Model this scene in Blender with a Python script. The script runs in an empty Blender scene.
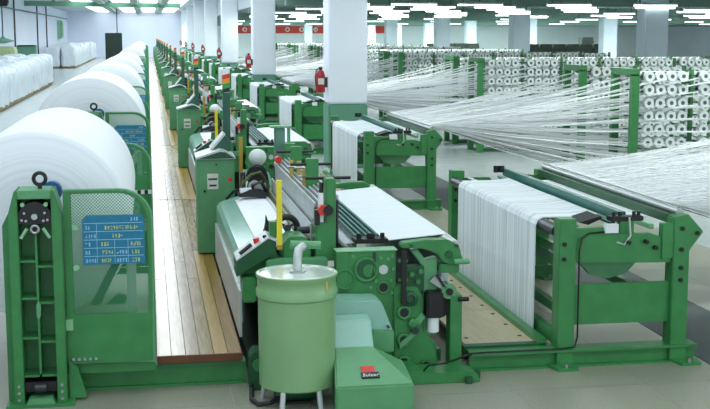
import bpy, bmesh, math, random
from mathutils import Vector, Matrix
random.seed(7)
sc = bpy.context.scene
C = sc.collection

# ------------------------------------------------------------------ camera
F_PX, VPX, VPY, CAM_H = 1200.0, 148.0, 34.0, 2.65
cam_d = bpy.data.cameras.new('camera'); cam = bpy.data.objects.new('camera', cam_d); C.objects.link(cam)
cam_d.sensor_width = 36.0; cam_d.lens = F_PX / 710 * 36.0; cam_d.clip_end = 400
pitch = math.atan((204.5 - VPY) / F_PX)
dv = Vector((VPX - 355, -(VPY - 204.5), -F_PX)).normalized()      # world +Y seen from the camera
up = Vector((0, math.cos(pitch), math.sin(pitch)))
xw = dv.cross(up)
R = Matrix((xw, dv, up))                                           # camera -> world
cam.matrix_world = Matrix.Translation((0, 0, CAM_H)) @ R.to_4x4()
sc.camera = cam

# ------------------------------------------------------------------ world, large lights, exposure
w = bpy.data.worlds.new('world'); sc.world = w; w.use_nodes = True
w.node_tree.nodes['Background'].inputs[0].default_value = (0.80, 0.91, 1.0, 1)
w.node_tree.nodes['Background'].inputs[1].default_value = 1.2
sc.view_settings.view_transform = 'Standard'; sc.view_settings.look = 'None'
sc.view_settings.gamma = 1; sc.view_settings.use_curve_mapping = False
sc.view_settings.exposure = 0.2
def area(name, x, y, z, sx, sy, power, col=(0.93, 1.0, 0.98)):
    l = bpy.data.lights.new(name, 'AREA'); l.shape = 'RECTANGLE'; l.size = sx; l.size_y = sy
    l.energy = power; l.color = col
    o = bpy.data.objects.new(name, l); C.objects.link(o); o.location = (x, y, z); return o
# skylight strips of the left bay, tube rows of the right bay
for i, xx in enumerate((-4.9, -2.0, .1, 2.3)):
    area('skylight_lamp', xx, 9, 5.05, 1.2, 22, 165, (.88, .95, 1.0))
    area('skylight_lamp', xx, 51, 5.05, 1.2, 62, 700, (.88, .95, 1.0))
for i, yy in enumerate((-1, 5, 11, 17, 23, 29)):
    area('tube_and_fill_light', 15, yy, 3.62, 20, 0.3, 410)

for i in range(7):      # added light strips, hidden behind the beams, brighten the far right bay
    area('tube_and_fill_light', 27, 43.5 + i * 14, 3.74, 44, 0.3, 1600 + 800 * i)
# ------------------------------------------------------------------ materials
def s2l(c):
    return tuple(((v / 255) / 12.92 if v / 255 <= 0.04045 else ((v / 255 + 0.055) / 1.055) ** 2.4) for v in c) + (1,)
M = {}
def mat(name, rgb, rough=0.5, metal=0.0, var=0.10, scale=6.0, bump=0.0, bscale=60.0, spec=0.5, rgb2=None, emit=None):
    m = bpy.data.materials.new(name); m.use_nodes = True; nt = m.node_tree; b = nt.nodes['Principled BSDF']
    b.inputs['Roughness'].default_value = rough; b.inputs['Metallic'].default_value = metal
    b.inputs['Specular IOR Level'].default_value = spec
    tc = nt.nodes.new('ShaderNodeTexCoord'); nz = nt.nodes.new('ShaderNodeTexNoise')
    nz.inputs['Scale'].default_value = scale; nz.inputs['Detail'].default_value = 5
    nt.links.new(tc.outputs['Object'], nz.inputs['Vector'])
    rp = nt.nodes.new('ShaderNodeValToRGB'); a = s2l(rgb)
    c2 = s2l(rgb2) if rgb2 else tuple(v * (1 - var) for v in a[:3]) + (1,)
    c1 = a if rgb2 else tuple(min(1, v * (1 + var * .5)) for v in a[:3]) + (1,)
    rp.color_ramp.elements[0].color = c2; rp.color_ramp.elements[1].color = c1
    rp.color_ramp.elements[0].position = .32; rp.color_ramp.elements[1].position = .68
    nt.links.new(nz.outputs['Fac'], rp.inputs['Fac']); nt.links.new(rp.outputs['Color'], b.inputs['Base Color'])
    if bump:
        n2 = nt.nodes.new('ShaderNodeTexNoise'); n2.inputs['Scale'].default_value = bscale; n2.inputs['Detail'].default_value = 4
        nt.links.new(tc.outputs['Object'], n2.inputs['Vector'])
        bp = nt.nodes.new('ShaderNodeBump'); bp.inputs['Strength'].default_value = bump; bp.inputs['Distance'].default_value = .01
        nt.links.new(n2.outputs['Fac'], bp.inputs['Height']); nt.links.new(bp.outputs['Normal'], b.inputs['Normal'])
    if emit:
        b.inputs['Emission Color'].default_value = s2l(rgb); b.inputs['Emission Strength'].default_value = emit
    M[name] = m; return m
mat('green', (54, 130, 70), .38, var=.16)
mat('green_dark', (24, 84, 48), .45, var=.2)
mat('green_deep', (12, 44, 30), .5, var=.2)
mat('green_light', (92, 156, 108), .4, var=.1)
mat('green_pale', (140, 196, 150), .45, var=.1)
mat('drum_green', (132, 174, 124), .28, var=.08, scale=3)
mat('teal_cover', (146, 192, 176), .2, var=.06)
mat('lid_sheen', (206, 218, 208), .16, metal=.25, var=.05)  # pale colour stands in for the white reflection on the drum lid
mat('teal_bar', (30, 108, 96), .35, var=.2)
mat('post_teal', (34, 88, 72), .4, var=.15)
mat('gantry', (92, 136, 118), .4)
mat('black', (12, 13, 14), .4, var=.3)
mat('rubber', (30, 32, 34), .6)
mat('steel', (176, 182, 182), .28, metal=.85, var=.1)
mat('dark_steel', (66, 70, 74), .35, metal=.6, var=.2)
mat('heald', (196, 202, 202), .4, metal=.35, var=.1)
mat('olive', (92, 98, 52), .35, metal=.3, var=.2)
mat('yellow', (232, 214, 40), .4, var=.08)
mat('ochre', (168, 140, 44), .45, var=.1)
mat('brass', (196, 168, 92), .4, var=.15)
mat('red', (214, 48, 34), .4, var=.08)
mat('ext_red', (168, 28, 36), .35, var=.1)
mat('orange', (236, 140, 36), .4, var=.05)
mat('lamp_green', (40, 150, 70), .4, var=.05)
mat('white_paint', (226, 232, 234), .5, var=.04)
mat('cloth', (236, 242, 246), .7, var=.03, bump=.12, bscale=40)
mat('yarn', (248, 251, 253), .6, var=.03)
mat('package', (224, 232, 232), .6, var=.06, scale=14)
mat('package_core', (84, 92, 90), .5)
mat('board_blue', (12, 116, 150), .45, var=.14, scale=14)
mat('board_ink', (150, 200, 228), .6)
mat('board_yellow', (196, 206, 110), .6)
mat('blue_paint', (36, 92, 150), .4)
mat('column_white', (236, 242, 250), .6, var=.03, scale=2)
mat('column_blue', (200, 216, 228), .6, var=.05, scale=2)
mat('dado_green', (96, 150, 124), .5, var=.06, scale=2)
mat('wall_pale', (222, 230, 244), .7, var=.03, scale=.3)
mat('wall_grey', (216, 230, 234), .7, var=.05, scale=.3)
mat('ceiling_white', (196, 208, 214), .8, var=.04, scale=.4)
mat('ceiling_green', (128, 156, 146), .8, var=.12, scale=.5)
mat('rib_grey', (150, 168, 162), .7)
mat('band_dark', (64, 78, 78), .6, var=.15, scale=3)
mat('banner_red', (206, 70, 58), .6, var=.08, scale=.6)
mat('crate', (46, 64, 56), .6, var=.25, scale=3)
mat('pallet_wood', (150, 130, 84), .7, var=.2)
mat('wrap', (220, 230, 236), .35, var=.06, scale=2, bump=.5, bscale=5)
mat('wrap_green', (176, 196, 140), .45, var=.1, scale=2, bump=.5, bscale=5)
mat('paper', (214, 218, 206), .7, var=.06)
mat('fascia', (104, 62, 34), .5, var=.2)
mat('skylight', (244, 250, 255), .5, emit=2.6)
mat('tube', (248, 255, 252), .4, emit=4)
mat('floor_far_sheen', (178, 186, 186), .25, var=.07, scale=2.2, rgb2=None)  # far floor paler and bluer, its reflected light put into the colour
def speckle(name, a, b, rough):
    m = mat(name, a, rough, scale=95, rgb2=b); return m
speckle('terrazzo', (164, 165, 148), (124, 127, 110), .34)
# planks: grain stretched along Y, each plank its own tint (object random)
def plankmat(name, a, b, rough, axis=1):
    m = bpy.data.materials.new(name); m.use_nodes = True; nt = m.node_tree; p = nt.nodes['Principled BSDF']
    tc = nt.nodes.new('ShaderNodeTexCoord'); mp = nt.nodes.new('ShaderNodeMapping')
    mp.inputs['Scale'].default_value = (26, 1.2, 26) if axis == 1 else (1.2, 26, 26)
    nz = nt.nodes.new('ShaderNodeTexNoise'); nz.inputs['Scale'].default_value = 2.0; nz.inputs['Detail'].default_value = 6
    oi = nt.nodes.new('ShaderNodeObjectInfo')
    nt.links.new(tc.outputs['Object'], mp.inputs['Vector']); nt.links.new(mp.outputs['Vector'], nz.inputs['Vector'])
    ad = nt.nodes.new('ShaderNodeMath'); ad.operation = 'MULTIPLY_ADD'; ad.inputs[1].default_value = .5; ad.inputs[2].default_value = -.25
    nt.links.new(oi.outputs['Random'], ad.inputs[0])
    a2 = nt.nodes.new('ShaderNodeMath'); a2.operation = 'ADD'
    nt.links.new(ad.outputs[0], a2.inputs[0]); nt.links.new(nz.outputs['Fac'], a2.inputs[1])
    rp = nt.nodes.new('ShaderNodeValToRGB'); rp.color_ramp.elements[0].color = s2l(a); rp.color_ramp.elements[1].color = s2l(b)
    rp.color_ramp.elements[0].position = .2; rp.color_ramp.elements[1].position = .8
    nt.links.new(a2.outputs[0], rp.inputs['Fac']); nt.links.new(rp.outputs['Color'], p.inputs['Base Color'])
    p.inputs['Roughness'].default_value = rough; M[name] = m
plankmat('plank', (146, 120, 84), (198, 178, 146), .18)
plankmat('plank_worn', (140, 104, 40), (190, 154, 76), .28)
plankmat('ply', (160, 148, 112), (190, 180, 146), .45)
# perforated guard sheet: real holes by transparency
def perfmat():
    m = bpy.data.materials.new('perforated'); m.use_nodes = True; nt = m.node_tree; p = nt.nodes['Principled BSDF']
    p.inputs['Base Color'].default_value = s2l((58, 150, 96)); p.inputs['Roughness'].default_value = .45
    tc = nt.nodes.new('ShaderNodeTexCoord'); mp = nt.nodes.new('ShaderNodeMapping')
    mp.inputs['Scale'].default_value = (60, 0, 60); mp.inputs['Rotation'].default_value = (0, .785, 0)
    vo = nt.nodes.new('ShaderNodeTexVoronoi'); vo.inputs['Randomness'].default_value = 0; vo.inputs['Scale'].default_value = 1
    nt.links.new(tc.outputs['Object'], mp.inputs['Vector']); nt.links.new(mp.outputs['Vector'], vo.inputs['Vector'])
    gt = nt.nodes.new('ShaderNodeMath'); gt.operation = 'LESS_THAN'; gt.inputs[1].default_value = .43
    nt.links.new(vo.outputs['Distance'], gt.inputs[0])
    tr = nt.nodes.new('ShaderNodeBsdfTransparent'); mx = nt.nodes.new('ShaderNodeMixShader')
    nt.links.new(gt.outputs[0], mx.inputs[0]); nt.links.new(p.outputs[0], mx.inputs[1]); nt.links.new(tr.outputs[0], mx.inputs[2])
    nt.links.new(mx.outputs[0], nt.nodes['Material Output'].inputs[0]); M['perforated'] = m
perfmat()
# warp sheet: fine parallel threads across Y
def threadmat(name, rgb, rgb2, sc_, rough=.55):
    m = bpy.data.materials.new(name); m.use_nodes = True; nt = m.node_tree; p = nt.nodes['Principled BSDF']
    tc = nt.nodes.new('ShaderNodeTexCoord'); mp = nt.nodes.new('ShaderNodeMapping'); mp.inputs['Scale'].default_value = (.02, 1, .02)
    nz = nt.nodes.new('ShaderNodeTexNoise'); nz.inputs['Scale'].default_value = sc_; nz.inputs['Detail'].default_value = 3
    nt.links.new(tc.outputs['Object'], mp.inputs['Vector']); nt.links.new(mp.outputs['Vector'], nz.inputs['Vector'])
    rp = nt.nodes.new('ShaderNodeValToRGB'); rp.color_ramp.elements[0].color = s2l(rgb2); rp.color_ramp.elements[1].color = s2l(rgb)
    rp.color_ramp.elements[0].position = .3; rp.color_ramp.elements[1].position = .55
    nt.links.new(nz.outputs['Fac'], rp.inputs['Fac']); nt.links.new(rp.outputs['Color'], p.inputs['Base Color'])
    p.inputs['Roughness'].default_value = rough; M[name] = m
threadmat('warp', (232, 240, 244), (214, 226, 231), 30)
def openwarp():
    m = M['warp'].copy(); m.name = 'warp_open'; nt = m.node_tree; p = nt.nodes['Principled BSDF']
    nz = [n_ for n_ in nt.nodes if n_.type == 'TEX_NOISE'][0]
    rp = nt.nodes.new('ShaderNodeMapRange'); rp.inputs['From Min'].default_value = .42; rp.inputs['From Max'].default_value = .6
    rp.inputs['To Min'].default_value = .84; rp.inputs['To Max'].default_value = .98
    nt.links.new(nz.outputs['Fac'], rp.inputs['Value']); nt.links.new(rp.outputs[0], p.inputs['Alpha']); M['warp_open'] = m
openwarp()
# roll: concentric wound layers on the end face
def rollmat():
    m = bpy.data.materials.new('roll_cloth'); m.use_nodes = True; nt = m.node_tree; p = nt.nodes['Principled BSDF']
    tc = nt.nodes.new('ShaderNodeTexCoord'); sx = nt.nodes.new('ShaderNodeSeparateXYZ'); cb = nt.nodes.new('ShaderNodeCombineXYZ')
    ln = nt.nodes.new('ShaderNodeVectorMath'); ln.operation = 'LENGTH'
    nt.links.new(tc.outputs['Object'], sx.inputs[0]); nt.links.new(sx.outputs['X'], cb.inputs['X']); nt.links.new(sx.outputs['Z'], cb.inputs['Y'])
    nt.links.new(cb.outputs[0], ln.inputs[0])
    nz = nt.nodes.new('ShaderNodeTexNoise'); nz.noise_dimensions = '1D'; nz.inputs['Scale'].default_value = 34; nz.inputs['Detail'].default_value = 3
    nt.links.new(ln.outputs['Value'], nz.inputs['W'])
    rp = nt.nodes.new('ShaderNodeValToRGB'); rp.color_ramp.elements[0].color = s2l((228, 234, 240)); rp.color_ramp.elements[1].color = s2l((238, 243, 248))
    rp.color_ramp.elements[0].position = .3; rp.color_ramp.elements[1].position = .6
    nt.links.new(nz.outputs['Fac'], rp.inputs['Fac']); nt.links.new(rp.outputs['Color'], p.inputs['Base Color'])
    p.inputs['Roughness'].default_value = .65; M['roll_cloth'] = m
rollmat()

# ------------------------------------------------------------------ mesh helpers
class MB:
    def __init__(s): s.v = []; s.f = []; s.mi = []; s.cur = 0
    def add(s, vs, fs):
        o = len(s.v); s.v += [tuple(p) for p in vs]
        for f in fs: s.f.append([i + o for i in f]); s.mi.append(s.cur)
        return s
    def box(s, x0, x1, y0, y1, z0, z1):
        vs = [(x, y, z) for z in (z0, z1) for y in (y0, y1) for x in (x0, x1)]
        return s.add(vs, [(0, 2, 3, 1), (4, 5, 7, 6), (0, 1, 5, 4), (2, 6, 7, 3), (0, 4, 6, 2), (1, 3, 7, 5)])
    def prism(s, pts, a, b, ax='y'):
        n = len(pts)
        def P(p, t):
            return (p[0], t, p[1]) if ax == 'y' else ((t, p[0], p[1]) if ax == 'x' else (p[0], p[1], t))
        vs = [P(p, a) for p in pts] + [P(p, b) for p in pts]
        fs = [list(range(n)), list(range(2 * n - 1, n - 1, -1))] + [(i, (i + 1) % n + n - 0 if False else i + n, (i + 1) % n + n, (i + 1) % n) for i in range(n)]
        return s.add(vs, fs)
    def ring(s, outer, inner, a, b, ax='y'):           # flat frame between two outlines with equal counts
        n = len(outer)
        def P(p, t):
            return (p[0], t, p[1]) if ax == 'y' else ((t, p[0], p[1]) if ax == 'x' else (p[0], p[1], t))
        vs = [P(p, t) for t in (a, b) for L in (outer, inner) for p in L]
        fs = []
        for i in range(n):
            j = (i + 1) % n
            fs += [(i, j, n + j, n + i), (2 * n + i, 3 * n + i, 3 * n + j, 2 * n + j), (i, 2 * n + i, 2 * n + j, j), (n + i, n + j, 3 * n + j, 3 * n + i)]
        return s.add(vs, fs)
    def cyl(s, p0, p1, r0, r1=None, n=16, cap=True):
        r1 = r0 if r1 is None else r1
        p0, p1 = Vector(p0), Vector(p1); d = (p1 - p0).normalized()
        a = d.orthogonal().normalized(); b = d.cross(a)
        vs = [p + (a * math.cos(t) + b * math.sin(t)) * r for p, r in ((p0, r0), (p1, r1)) for t in [2 * math.pi * i / n for i in range(n)]]
        fs = [(i, (i + 1) % n, (i + 1) % n + n, i + n) for i in range(n)]
        if cap: fs += [list(range(n - 1, -1, -1)), list(range(n, 2 * n))]
        return s.add(vs, fs)
    def lathe(s, prof, c, ax='z', n=24):               # prof: (radius, height)
        vs = []; k = len(prof)
        for r, h in prof:
            for i in range(n):
                t = 2 * math.pi * i / n; u, v = r * math.cos(t), r * math.sin(t)
                vs.append((c[0] + u, c[1] + v, c[2] + h) if ax == 'z' else ((c[0] + u, c[1] + h, c[2] + v) if ax == 'y' else (c[0] + h, c[1] + u, c[2] + v)))
        fs = [(j * n + i, j * n + (i + 1) % n, (j + 1) * n + (i + 1) % n, (j + 1) * n + i) for j in range(k - 1) for i in range(n)]
        if prof[0][0] > 1e-6: fs.append(list(range(n - 1, -1, -1)))
        if prof[-1][0] > 1e-6: fs.append(list(range((k - 1) * n, k * n)))
        return s.add(vs, fs)
    def tube(s, pts, r, n=6):
        pts = [Vector(p) for p in pts]; k = len(pts); vs = []
        d0 = (pts[1] - pts[0]).normalized(); a = d0.orthogonal().normalized()
        for i, p in enumerate(pts):
            d = (pts[min(i + 1, k - 1)] - pts[max(i - 1, 0)]).normalized()
            a = (a - d * a.dot(d)).normalized(); b = d.cross(a)
            vs += [p + (a * math.cos(2 * math.pi * j / n) + b * math.sin(2 * math.pi * j / n)) * r for j in range(n)]
        fs = [(i * n + j, i * n + (j + 1) % n, (i + 1) * n + (j + 1) % n, (i + 1) * n + j) for i in range(k - 1) for j in range(n)]
        fs += [list(range(n - 1, -1, -1)), list(range((k - 1) * n, k * n))]
        return s.add(vs, fs)
    def torus(s, c, R_, r, ax='y', n=20, m=8):
        pts = []
        vs = []
        for i in range(n):
            t = 2 * math.pi * i / n
            for j in range(m):
                u = 2 * math.pi * j / m; q = R_ + r * math.cos(u); h = r * math.sin(u)
                x, y = q * math.cos(t), q * math.sin(t)
                vs.append((c[0] + x, c[1] + h, c[2] + y) if ax == 'y' else ((c[0] + x, c[1] + y, c[2] + h) if ax == 'z' else (c[0] + h, c[1] + x, c[2] + y)))
        fs = [(i * m + j, ((i + 1) % n) * m + j, ((i + 1) % n) * m + (j + 1) % m, i * m + (j + 1) % m) for i in range(n) for j in range(m)]
        return s.add(vs, fs)
    def sphere(s, c, rx, ry, rz, n=16, m=10):
        return s.lathe_xyz(c, rx, ry, rz, n, m)
    def lathe_xyz(s, c, rx, ry, rz, n, m):
        vs = []
        for j in range(m + 1):
            p = math.pi * j / m
            for i in range(n):
                t = 2 * math.pi * i / n
                vs.append((c[0] + rx * math.sin(p) * math.cos(t), c[1] + ry * math.sin(p) * math.sin(t), c[2] - rz * math.cos(p)))
        fs = [(j * n + i, j * n + (i + 1) % n, (j + 1) * n + (i + 1) % n, (j + 1) * n + i) for j in range(m) for i in range(n)]
        return s.add(vs, fs)
    def build(s, name, m, parent=None, bevel=0.0, smooth=False, mats=None, fine=False):
        L = Vector((0, 0, 0))
        if parent is not None:
            q = parent
            while q is not None: L += q.location; q = q.parent
        bm = bmesh.new(); vv = [bm.verts.new(Vector(p) - L) for p in s.v]
        for f, mi in zip(s.f, s.mi):
            try:
                fc = bm.faces.new([vv[i] for i in f]); fc.material_index = mi
            except ValueError: pass
        bmesh.ops.remove_doubles(bm, verts=bm.verts, dist=1e-5)
        bmesh.ops.recalc_face_normals(bm, faces=bm.faces)
        if bevel:
            ed = [e for e in bm.edges if len(e.link_faces) == 2 and e.calc_face_angle(0) > .6]
            bmesh.ops.bevel(bm, geom=ed, offset=bevel, segments=2, affect='EDGES', clamp_overlap=True)
        if smooth:
            for f in bm.faces: f.smooth = True
            for e in bm.edges:
                if len(e.link_faces) == 2 and e.calc_face_angle(0) > .7: e.smooth = False
        me = bpy.data.meshes.new(name); bm.to_mesh(me); bm.free()
        for x in ([m] if mats is None else mats): me.materials.append(M[x])
        o = bpy.data.objects.new(name, me); C.objects.link(o)
        if parent is not None: o.parent = parent
        if fine: FINE.add(o)
        return o
FINE = set()
def tag(o, label=None, cat=None, group=None, kind=None):
    if label: o['label'] = label
    if cat: o['category'] = cat
    if group: o['group'] = group
    if kind: o['kind'] = kind
    return o
def thing(name, loc, label=None, cat=None, group=None):
    o = bpy.data.objects.new(name, None); C.objects.link(o); o.location = loc; o.empty_display_size = .1
    return tag(o, label, cat, group)
def struct(name, mb, m, parent=None, bevel=0):
    o = mb.build(name, m, parent, bevel)
    if parent is None: o['kind'] = 'structure'
    return o
def copy_tree(o, delta=(0, 0, 0), label=None, parent=None, fine=True, skip=()):
    c = o.copy(); C.objects.link(c)
    if parent is None:
        c.location = Vector(o.location) + Vector(delta)
        if label: c['label'] = label
    else:
        c.parent = parent
    for ch in list(o.children):
        if ch.name.split('.')[0] in skip or (not fine and ch in FINE): continue
        copy_tree(ch, parent=c, fine=fine, skip=skip)
    return c
def arc(cx, cz, r, a0, a1, n=8):
    return [(cx + r * math.cos(math.radians(a0 + (a1 - a0) * i / n)), cz + r * math.sin(math.radians(a0 + (a1 - a0) * i / n))) for i in range(n + 1)]
def Bx(*a): return MB().box(*a)
ORD = ['nearest', 'second', 'third', 'fourth', 'fifth', 'sixth', 'seventh', 'eighth', 'ninth', 'tenth', 'eleventh', 'twelfth', 'thirteenth', 'fourteenth', 'fifteenth']
def which(k):
    return 'the nearest loom' if k == 0 else 'the %s loom from the front' % ORD[k]
def word(n):
    a = ['first', 'second', 'third', 'fourth', 'fifth', 'sixth', 'seventh', 'eighth', 'ninth', 'tenth', 'eleventh', 'twelfth', 'thirteenth', 'fourteenth', 'fifteenth', 'sixteenth', 'seventeenth', 'eighteenth', 'nineteenth', 'twentieth']
    if n < 20: return a[n]
    return ('twenty-' + a[n - 20]) if n < 29 else 'thirtieth'
S = 8.72                       # spacing of the looms along the hall
NL = 14
YB = 140.0                     # end wall
ZR, ZL = 3.78, 5.15            # ceilings of the right and left bay

# ------------------------------------------------------------------ the hall
fl = struct('floor', Bx(-9.2, 75, -4, YB, -.2, -.003), 'floor_far_sheen')
slab = None
for i in range(12):
    for j in range(7):
        x = -5.75 + i * 1.05; y = 4.2 + j * 2.1
        if slab is None:
            slab = Bx(x + .003, x + 1.047, y + .003, y + 2.097, -.02, 0).build('floor_slab', 'terrazzo', fl); base = (x, y)
        else:
            c = slab.copy(); C.objects.link(c); c.parent = fl; c.location = (x - base[0], y - base[1], 0)
struct('trim_1', Bx(4.42, 5.28, 2, YB - 1, -.01, .004), 'band_dark')
struct('wall_left', Bx(-9.2, -8.95, -4, YB, -.2, ZL), 'wall_pale')
struct('wall_back', Bx(-9.2, 4.4, YB, YB + .25, -.2, ZL), 'wall_pale')
struct('wall_right', Bx(4.4, 75, YB, YB + .25, -.2, ZL), 'wall_grey')
cl = struct('ceiling', Bx(-9.2, 4.3, -4, YB, ZL, ZL + .2), 'ceiling_white')
struct('ceiling_2', Bx(4.3, 75, -4, YB, ZR, ZR + .2), 'ceiling_green')
struct('trim_2', Bx(4.27, 4.3, -4, YB, ZR, ZL), 'ceiling_white')
for i in range(8):                         # cross beams of the right bay
    struct('ceiling_beam', Bx(4.3, 75, 38 + i * 14, 38.5 + i * 14, ZR - .24, ZR), 'ceiling_green')
for i, x in enumerate((-3.45, -.95, 1.2)):   # long ceiling ribs between the skylights
    struct('ceiling_rib', Bx(x - .25, x + .25, 60, YB, ZL - .25, ZL), 'rib_grey')
for i, x in enumerate((-4.9, -2.0, .1, 2.3)):
    o = tag(Bx(x - .65, x + .65, 83, YB - .5, ZL - .06, ZL - .01).build('skylight', 'skylight'), ('leftmost', 'second from left', 'third from left', 'rightmost')[i] + ' long bright skylight strip in the ceiling over the cloth rolls', 'skylight', 'skylight strips over the rolls')

def column(x, y, hw, top, m, dado, nm='column'):
    r = bpy.data.objects.new(nm, None); C.objects.link(r); r.location = (x, y, 0); r['kind'] = 'structure'
    Bx(x - hw, x + hw, y - hw, y + hw, 0 if not dado else dado, top).build('shaft', m, r, bevel=.03)
    if dado: Bx(x - hw - .006, x + hw + .006, y - hw - .006, y + hw + .006, 0, dado).build('dado', 'dado_green', r, bevel=.03)
    return r
cols = [23.9 + 17.44 * i for i in range(7)]
for y in cols: column(3.88, y, .385, ZL, 'column_white', 1.28)
for y in (36.4, 50.4, 64.4, 78.4, 92.4, 106.4, 120.4): column(15.8, y, .38, ZR - .0, 'column_blue', 0)
for y in (61.5, 75, 89.5, 103.5, 117, 131): column(24.2, y, .38, ZR, 'column_blue', 0)

# fire extinguishers on the columns
ex = thing('fire_extinguisher', (3.36, 23.75, 1.5), 'red fire extinguisher hung on the nearest white column', 'extinguisher', 'fire extinguishers on the columns')
MB().lathe([(.0, .0), (.085, .0), (.092, .02), (.092, .34), (.07, .41), (.03, .44), (.03, .46)], (3.36, 23.75, 1.5)).build('cylinder', 'ext_red', ex, smooth=True)
Bx(3.33, 3.39, 23.7, 23.8, 1.95, 2.0).build('valve', 'black', ex)
MB().tube([(3.33, 23.74, 1.97), (3.27, 23.72, 1.93), (3.25, 23.7, 1.8), (3.26, 23.68, 1.62)], .012).build('hose', 'black', ex)
Bx(3.3, 3.42, 23.655, 23.66, 1.66, 1.78).build('name_plate', 'paper', ex)
Bx(3.44, 3.497, 23.7, 23.8, 1.6, 1.8).build('bracket', 'dark_steel', ex)
for k in range(1, 7): copy_tree(ex, (0, 17.44 * k, 0), 'red fire extinguisher hung on the %s white column along the looms' % ORD[k])

# fluorescent fixtures of the right bay
fx = None; n = 0
ROWY = (33, 36, 39.2, 42.6, 46.6, 51.5, 57.5, 65.5, 77, 96)
for r in range(10):
    y = ROWY[r]
    x = 5.4 + (r % 2) * 1.3
    q_ = 0
    while x < min(.50 * y + 1.5, 50) and n < 290:
        if fx is None:
            fx = thing('ceiling_light', (x, y, ZR - .36), '', 'lamp', 'fluorescent fixtures under the green ceiling')
            fx['label'] = 'white fluorescent fixture, first from the left in the first ceiling row from the front'
            MB().prism([(y - .1, ZR - .31), (y - .05, ZR - .26), (y + .05, ZR - .26), (y + .1, ZR - .31)], x - .65, x + .65, 'x').build('housing', 'white_paint', fx)
            Bx(x - .64, x + .64, y - .07, y + .07, ZR - .345, ZR - .31).build('tube', 'tube', fx, bevel=.01)
            for q in (-.5, .5): Bx(x + q - .01, x + q + .01, y - .01, y + .01, ZR - .26, ZR).build('hanger', 'dark_steel', fx)
            fb = (x, y)
        else: copy_tree(fx, (x - fb[0], y - fb[1], 0), 'white fluorescent fixture, %s from the left in the %s ceiling row from the front' % (word(q_), word(r)))
        q_ += 1
        n += 1; x += 1.9 if x < 9 else (2.6 if x < 14 else 4.4)

# green girder across the left bay
gd = thing('crane_girder', (0, 100, 4.7), 'long green girder hanging across the bright left ceiling', 'girder')
MB().prism([(-8.9, 92), (2.6, 98), (2.6, 98.35), (-8.9, 92.35)], 4.75, 5.06, 'z').build('beam', 'dado_green', gd)
MB().prism([(-8.9, 91.95), (2.6, 97.95), (2.6, 98.4), (-8.9, 92.4)], 4.7, 4.75, 'z').build('flange', 'dado_green', gd)
for i in range(3): Bx(-7 + i * 4, -6.8 + i * 4, 93.2 + i * 2.1, 93.35 + i * 2.1, 5.06, ZL).build('hanger', 'dado_green', gd)

# pipes along the left wall
def wallpipe(label, pts, r, m='dark_steel'):
    return tag(MB().tube(pts, r, 8).build('wall_pipe', m), label, 'pipe', 'pipes on the left wall')
wallpipe('long thin grey pipe running level along the left wall', [(-8.8, 60, 4.3), (-8.8, 138, 4.3)], .05, 'post_teal')
wallpipe('nearest upright pipe on the left wall', [(-8.8, 74, .0), (-8.8, 74, 5.14)], .06)
wallpipe('second upright pipe on the left wall from the front', [(-8.8, 84, .0), (-8.8, 84, 5.14)], .06)
wallpipe('third upright pipe on the left wall from the front', [(-8.8, 101, .0), (-8.8, 101, 5.14)], .06)
wallpipe('fourth upright pipe on the left wall from the front', [(-8.8, 110, .0), (-8.8, 110, 5.14)], .06)
sd = thing('wall_cabinet', (-8.8, 126, 1.9), 'small pale green cabinet high on the far left wall', 'cabinet')
Bx(-8.94, -8.5, 124.6, 126.8, 2.2, 4.0).build('body', 'green_pale', sd, bevel=.02)
Bx(-8.5, -8.47, 124.8, 126.6, 2.4, 3.8).build('door', 'dado_green', sd)

# hoist by the left wall
ho = thing('chain_hoist', (-6.85, 60, 2.3), 'black hoist trolley with a green pan hanging at the far left', 'hoist')
MB().prism([(-7.15, 4.0), (-7.15, 4.3), (-7.0, 4.42), (-6.6, 4.42), (-6.5, 4.2), (-6.6, 3.95)], 59.8, 60.2).build('trolley', 'black', ho, bevel=.03)
Bx(-9, -5.6, 59.9, 60.1, 4.42, 4.56).build('rail', 'green_dark', ho)
MB().tube([(-6.85, 60, 4.0), (-6.85, 60, 2.5)], .03).build('chain', 'dark_steel', ho)
MB().lathe([(.05, .25), (.12, .16), (.5, .05), (.52, .0), (.1, -.1), (.0, -.1)], (-6.85, 60, 2.3)).build('pan', 'dado_green', ho, smooth=True)

# wrapped bundles on the left
def bundle_mesh(x, y, w_, d_, h_, seed):
    rnd = random.Random(seed); mb = MB(); n = 20; prof = [(0, .14), (.98, .14), (1.02, .3), (.98, h_ * .55), (1.03, h_ * .9), (.9, h_), (.55, h_ + .05), (0, h_ + .03)]
    vs = []; ph = rnd.random() * 6
    for s_, z in prof:
        for i in range(n):
            t = 2 * math.pi * i / n; c, q = math.cos(t), math.sin(t)
            e = .35; sx = math.copysign(abs(c) ** e, c); sy = math.copysign(abs(q) ** e, q)
            j = .97 + .06 * math.sin(7 * t + ph + z * 2) + rnd.uniform(-.04, .04)
            vs.append((x + sx * w_ / 2 * s_ * j, y + sy * d_ / 2 * s_ * j, z + rnd.uniform(-.03, .03) * (s_ < 1)))
    k = len(prof)
    mb.add(vs, [(a * n + i, a * n + (i + 1) % n, (a + 1) * n + (i + 1) % n, (a + 1) * n + i) for a in range(k - 1) for i in range(n)])
    return mb
protos = []
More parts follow.
